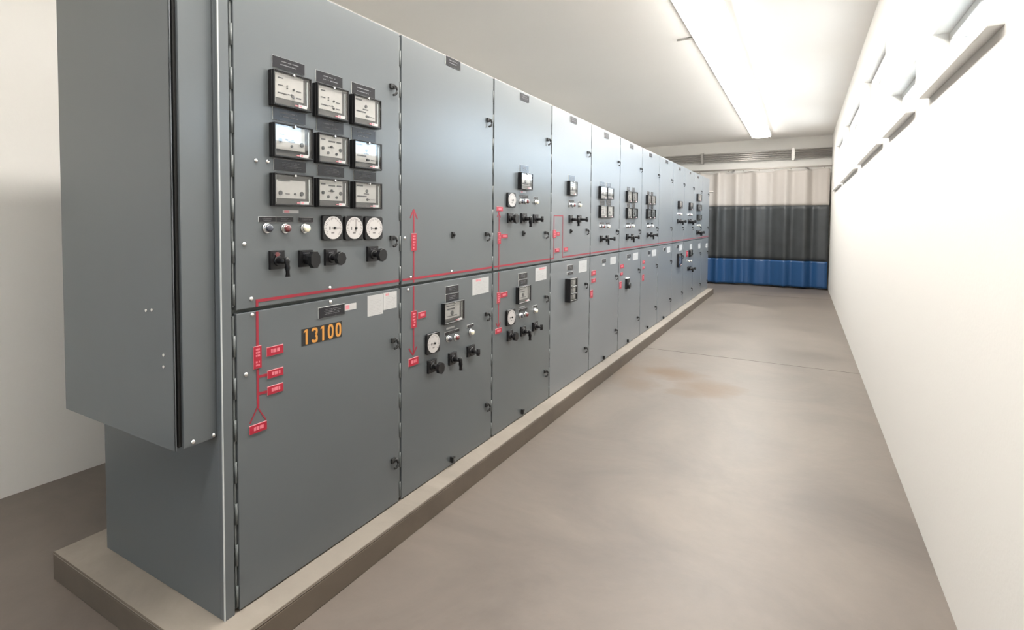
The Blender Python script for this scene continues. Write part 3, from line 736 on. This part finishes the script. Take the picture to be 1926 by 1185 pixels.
# right wall with window openings (y0, y1, z0, z1); far ones added and made tall to bring in light
WINS = [(2.35, 3.47, 2.05, 2.31), (3.92, 4.95, 2.05, 2.31), (5.35, 7.15, 2.05, 2.86), (7.6, 10.2, 2.05, 2.86), (10.6, 12.8, 2.05, 2.86)]
mb = MB(); X0, X1 = WALL_R, WALL_R+.2
edge = WALL_B-.2
for a, b, z0, z1 in WINS:
    mb.box(X0, X1, edge, a, 0, CEIL, 'wall'); mb.box(X0, X1, a, b, 0, z0, 'wall'); mb.box(X0, X1, a, b, z1, CEIL, 'wall'); edge = b
mb.box(X0, X1, edge, WALL_F+.2, 0, CEIL, 'wall')
struct(mb.build('wall_right'))
for i, (a, b, z0, z1) in enumerate(WINS):
    fr = MB(); t = .035
    for q in ((a, b, z0, z0+t), (a, b, z1-t, z1), (a, a+t, z0+t, z1-t), (b-t, b, z0+t, z1-t), ((a+b)/2-t/2, (a+b)/2+t/2, z0+t, z1-t)):
        fr.box(X0+.06, X0+.12, *q, 'frame')
    wn = struct(fr.build('window_%d' % (i+1), bevel=.004))
    MB().box(X0+.088, X0+.092, a+t, b-t, z0+t, z1-t, 'glass').build('window_pane', wn)
    MB().box(X0-.04, X0+.06, a-.03, b+.03, z0-.03, z0, 'frame').build('window_sill', wn, bevel=.004)
# concrete pad under the switchgear
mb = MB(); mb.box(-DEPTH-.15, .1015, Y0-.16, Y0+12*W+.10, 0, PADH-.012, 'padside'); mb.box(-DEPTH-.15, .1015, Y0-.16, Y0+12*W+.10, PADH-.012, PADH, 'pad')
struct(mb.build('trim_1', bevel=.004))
# saw-cut floor joints
quadbox('trim_2', .102, WALL_R, 6.500, 6.507, .0, .0012, 'joint'); quadbox('trim_3', .102, WALL_R, 12.50, 12.507, .0, .0012, 'joint')

# ------------------------------------------------------------------ ceiling lights: one continuous row of strip fixtures
FX, FW, FL, FZ = .785, .36, 2.44, CEIL
names = ['end of the ceiling light row nearest the curtain', 'second ceiling strip light back from the curtain', 'third ceiling strip light back from the curtain', 'fourth ceiling strip light back from the curtain, over the nearest cabinets', 'fifth ceiling strip light back from the curtain', 'sixth ceiling strip light back from the curtain', 'ceiling strip light at the far back of the row']
y = 13.50
for i in range(6):
    lb = ('white fluorescent strip fixture, ' + names[i])
    t = thing('ceiling_light', lb, 'ceiling light', (FX, y-FL, FZ), 'continuous row of fluorescent ceiling lights')
    mb = MB(); mb.box(-FW/2, FW/2, .0, FL, -.052, 0, 'fixture')
    mb.box(-FW/2+.01, FW/2-.01, .0, .008, -.084, -.052, 'fixture'); mb.box(-FW/2+.01, FW/2-.01, FL-.008, FL, -.084, -.052, 'fixture')
    mb.build('fixture_housing', t, bevel=.003)
    lens = MB(); n = 10; pts = []
    for j in range(n+1):
        a = PI*j/n; pts.append((-(FW/2-.006)*math.cos(a), -.0525-.042*math.sin(a)**.7))
        m2 = MB(); k = m2.mi('lamp'); N = len(pts)
    m2.v = [(x, .0085, z) for x, z in pts] + [(x, FL-.0085, z) for x, z in pts]
    for j in range(N): m2.f.append([j, (j+1) % N, N+(j+1) % N, N+j]); m2.m.append(k); m2.smooth.append(False)
    m2.f += [list(range(N))[::-1], [N+j for j in range(N)]]; m2.m += [k, k]; m2.smooth += [False, False]
    m2.build('light_lens', t)
    y -= FL
tag(MB().tube([(.44, 6.11, CEIL-.02), (.54, 6.14, CEIL-.012), (.66, 6.16, CEIL-.010)], .010, 'conduit', 10).build('conduit_stub'), 'short gray conduit stub on the ceiling running into the strip light', 'conduit')

# ------------------------------------------------------------------ conduits on the far wall
cz = [3.015, 2.972, 2.929, 2.886, 2.845]
pos = ['topmost of the five', 'second from the top', 'middle one of the five', 'second from the bottom', 'lowest of the five']
for z, p in zip(cz, pos):
    tag(MB().tube([(WALL_L, 14.40, z), (0, 14.40, z), (WALL_R, 14.40, z)], .015, 'conduit', 12).build('wall_conduit'),
        'horizontal gray metal conduit above the curtain, ' + p, 'conduit', 'conduits above the curtain')
for x, lb in ((-.47, 'nearest the cabinet row'), (1.35, 'nearest the window wall')):
    mb = MB(); mb.box(x-.022, x+.022, 14.42, 14.50, 2.80, 3.06, 'conduit')
    for z in cz: mb.box(x-.030, x+.030, 14.380, 14.422, z+.016, z+.019, 'conduit'); mb.box(x-.030, x+.030, 14.380, 14.3845, z-.017, z+.017, 'conduit')
    tag(mb.build('conduit_bracket'), 'vertical steel bracket clamping the wall conduits, ' + lb, 'bracket', 'conduit brackets')

# ------------------------------------------------------------------ industrial curtain on its track
YC = 14.27
ct = thing('industrial_curtain', 'floor-length pleated curtain in white, charcoal and blue bands hanging at far end', 'curtain', (0, YC, 0))
def cy(x, z):
    k = 1 - .35*z/2.6
    return (.045*math.sin(x*15+.8*math.sin(x*4.1)) + .012*math.sin(x*33+1.3) + .05*math.sin(x*3.1))*(.75+.25*k)
def band(name, z0, z1, m, top=False, wob=0.):
    nx, nz = 520, 14; v = []; f = []
    xa, xb = -1.75, WALL_R-.03
    for th in (0, 1):
        for j in range(nz+1):
            for i in range(nx+1):
                x = xa+(xb-xa)*i/nx; zt = z1
                if top: zt = z1 - .042*abs(math.sin(x*5.2+.35*math.sin(x*2.3)))**1.5
                lo = z0 + wob*math.sin(x*2.2+.6); z = lo+(zt + (wob*math.sin(x*2.2+.6) if not top else 0) - lo)*j/nz
                v.append((x, cy(x, z) + th*.004, z))
    S = (nx+1)*(nz+1)
    for th in (0, 1):
        for j in range(nz):
            for i in range(nx):
                a = th*S+j*(nx+1)+i; q = [a, a+1, a+nx+2, a+nx+1]; f.append(q if th == 0 else q[::-1])
    for i in range(nx):
        a = i; f.append([a, S+a, S+a+1, a+1]); a = nz*(nx+1)+i; f.append([a, a+1, S+a+1, S+a])
    me = bpy.data.meshes.new(name); me.from_pydata(v, [], f); me.materials.append(M[m])
    for p in me.polygons: p.use_smooth = True
    return link(name, me, ct)
band('white_band', 1.80, 2.585, 'cwhite', True); band('charcoal_band', .60, 1.799, 'cgray'); band('blue_band', .035, .599, 'cblue')
tr = thing('curtain_track', 'dark metal curtain track spanning the room above the curtain', 'curtain track', (0, YC, 2.62))
MB().box(-1.80, WALL_R, -.022, .022, -.012, .022, 'rail').build('track_rail', tr, bevel=.002)
x = -1.7
while x < WALL_R-.05:
    MB().cyl((x, 0, -.012), (0, 0, -1), .006, .006, .026, 'rail', 8).build('roller_hook', tr); x += .302
for x in (-1.2, .2, 1.6): MB().box(x-.015, x+.015, .022, WALL_F-YC, -.005, .02, 'rail').build('wall_arm', tr)

# ------------------------------------------------------------------ daylight and camera
wd = bpy.data.worlds.new('World'); bpy.context.scene.world = wd; wd.use_nodes = True
bg = wd.node_tree.nodes['Background']; wn_ = wd.node_tree; bg.inputs[1].default_value = 7.6
# overcast sky above, pale lower half added to throw light up at the ceiling
tcw = wn_.nodes.new('ShaderNodeTexCoord'); spw = wn_.nodes.new('ShaderNodeSeparateXYZ'); rpw = wn_.nodes.new('ShaderNodeValToRGB')
mpw = wn_.nodes.new('ShaderNodeMapRange'); mpw.inputs[1].default_value = -1; mpw.inputs[2].default_value = 1
wn_.links.new(tcw.outputs['Generated'], spw.inputs[0]); wn_.links.new(spw.outputs[2], mpw.inputs[0]); wn_.links.new(mpw.outputs[0], rpw.inputs[0]); wn_.links.new(rpw.outputs[0], bg.inputs[0])
rpw.color_ramp.elements[0].position = .485; rpw.color_ramp.elements[0].color = (.36, .36, .35, 1)
rpw.color_ramp.elements[1].position = .515; rpw.color_ramp.elements[1].color = (.50, .62, .74, 1)
for i, (a, b, z0, z1) in enumerate(WINS):
    L = bpy.data.lights.new('window_portal', 'AREA'); L.shape = 'RECTANGLE'; L.size = b-a; L.size_y = z1-z0; L.cycles.is_portal = True
    o = bpy.data.objects.new('window_portal', L); COL.objects.link(o); o.location = (WALL_R+.15, (a+b)/2, (z0+z1)/2)
    o.matrix_world = Matrix.Translation(o.location) @ Matrix(((0, 0, 1, 0), (1, 0, 0, 0), (0, 1, 0, 0), (0, 0, 0, 1)))
cd = bpy.data.cameras.new('camera'); cam = bpy.data.objects.new('camera', cd); COL.objects.link(cam)
cd.sensor_width = 36; cd.sensor_fit = 'HORIZONTAL'; cd.lens = FPX*36/1926
cd.shift_x = (963-CX)/1926; cd.shift_y = (CY-592.5)/1926; cd.clip_start = .05
Bz = -F
cam.matrix_world = Matrix(((R2.x, U2.x, Bz.x, CAM.x), (R2.y, U2.y, Bz.y, CAM.y), (R2.z, U2.z, Bz.z, CAM.z), (0, 0, 0, 1)))
sc = bpy.context.scene; sc.camera = cam
sc.view_settings.view_transform = 'Standard'; sc.view_settings.look = 'None'; sc.view_settings.gamma = 1; sc.view_settings.use_curve_mapping = False
sc.view_settings.exposure = 1.27
sc.cycles.use_denoising = True
sc.cycles.max_bounces = 10; sc.cycles.diffuse_bounces = 6; sc.cycles.transparent_max_bounces = 12
sc.cycles.caustics_reflective = False; sc.cycles.caustics_refractive = False
sc.cycles.sample_clamp_indirect = 8
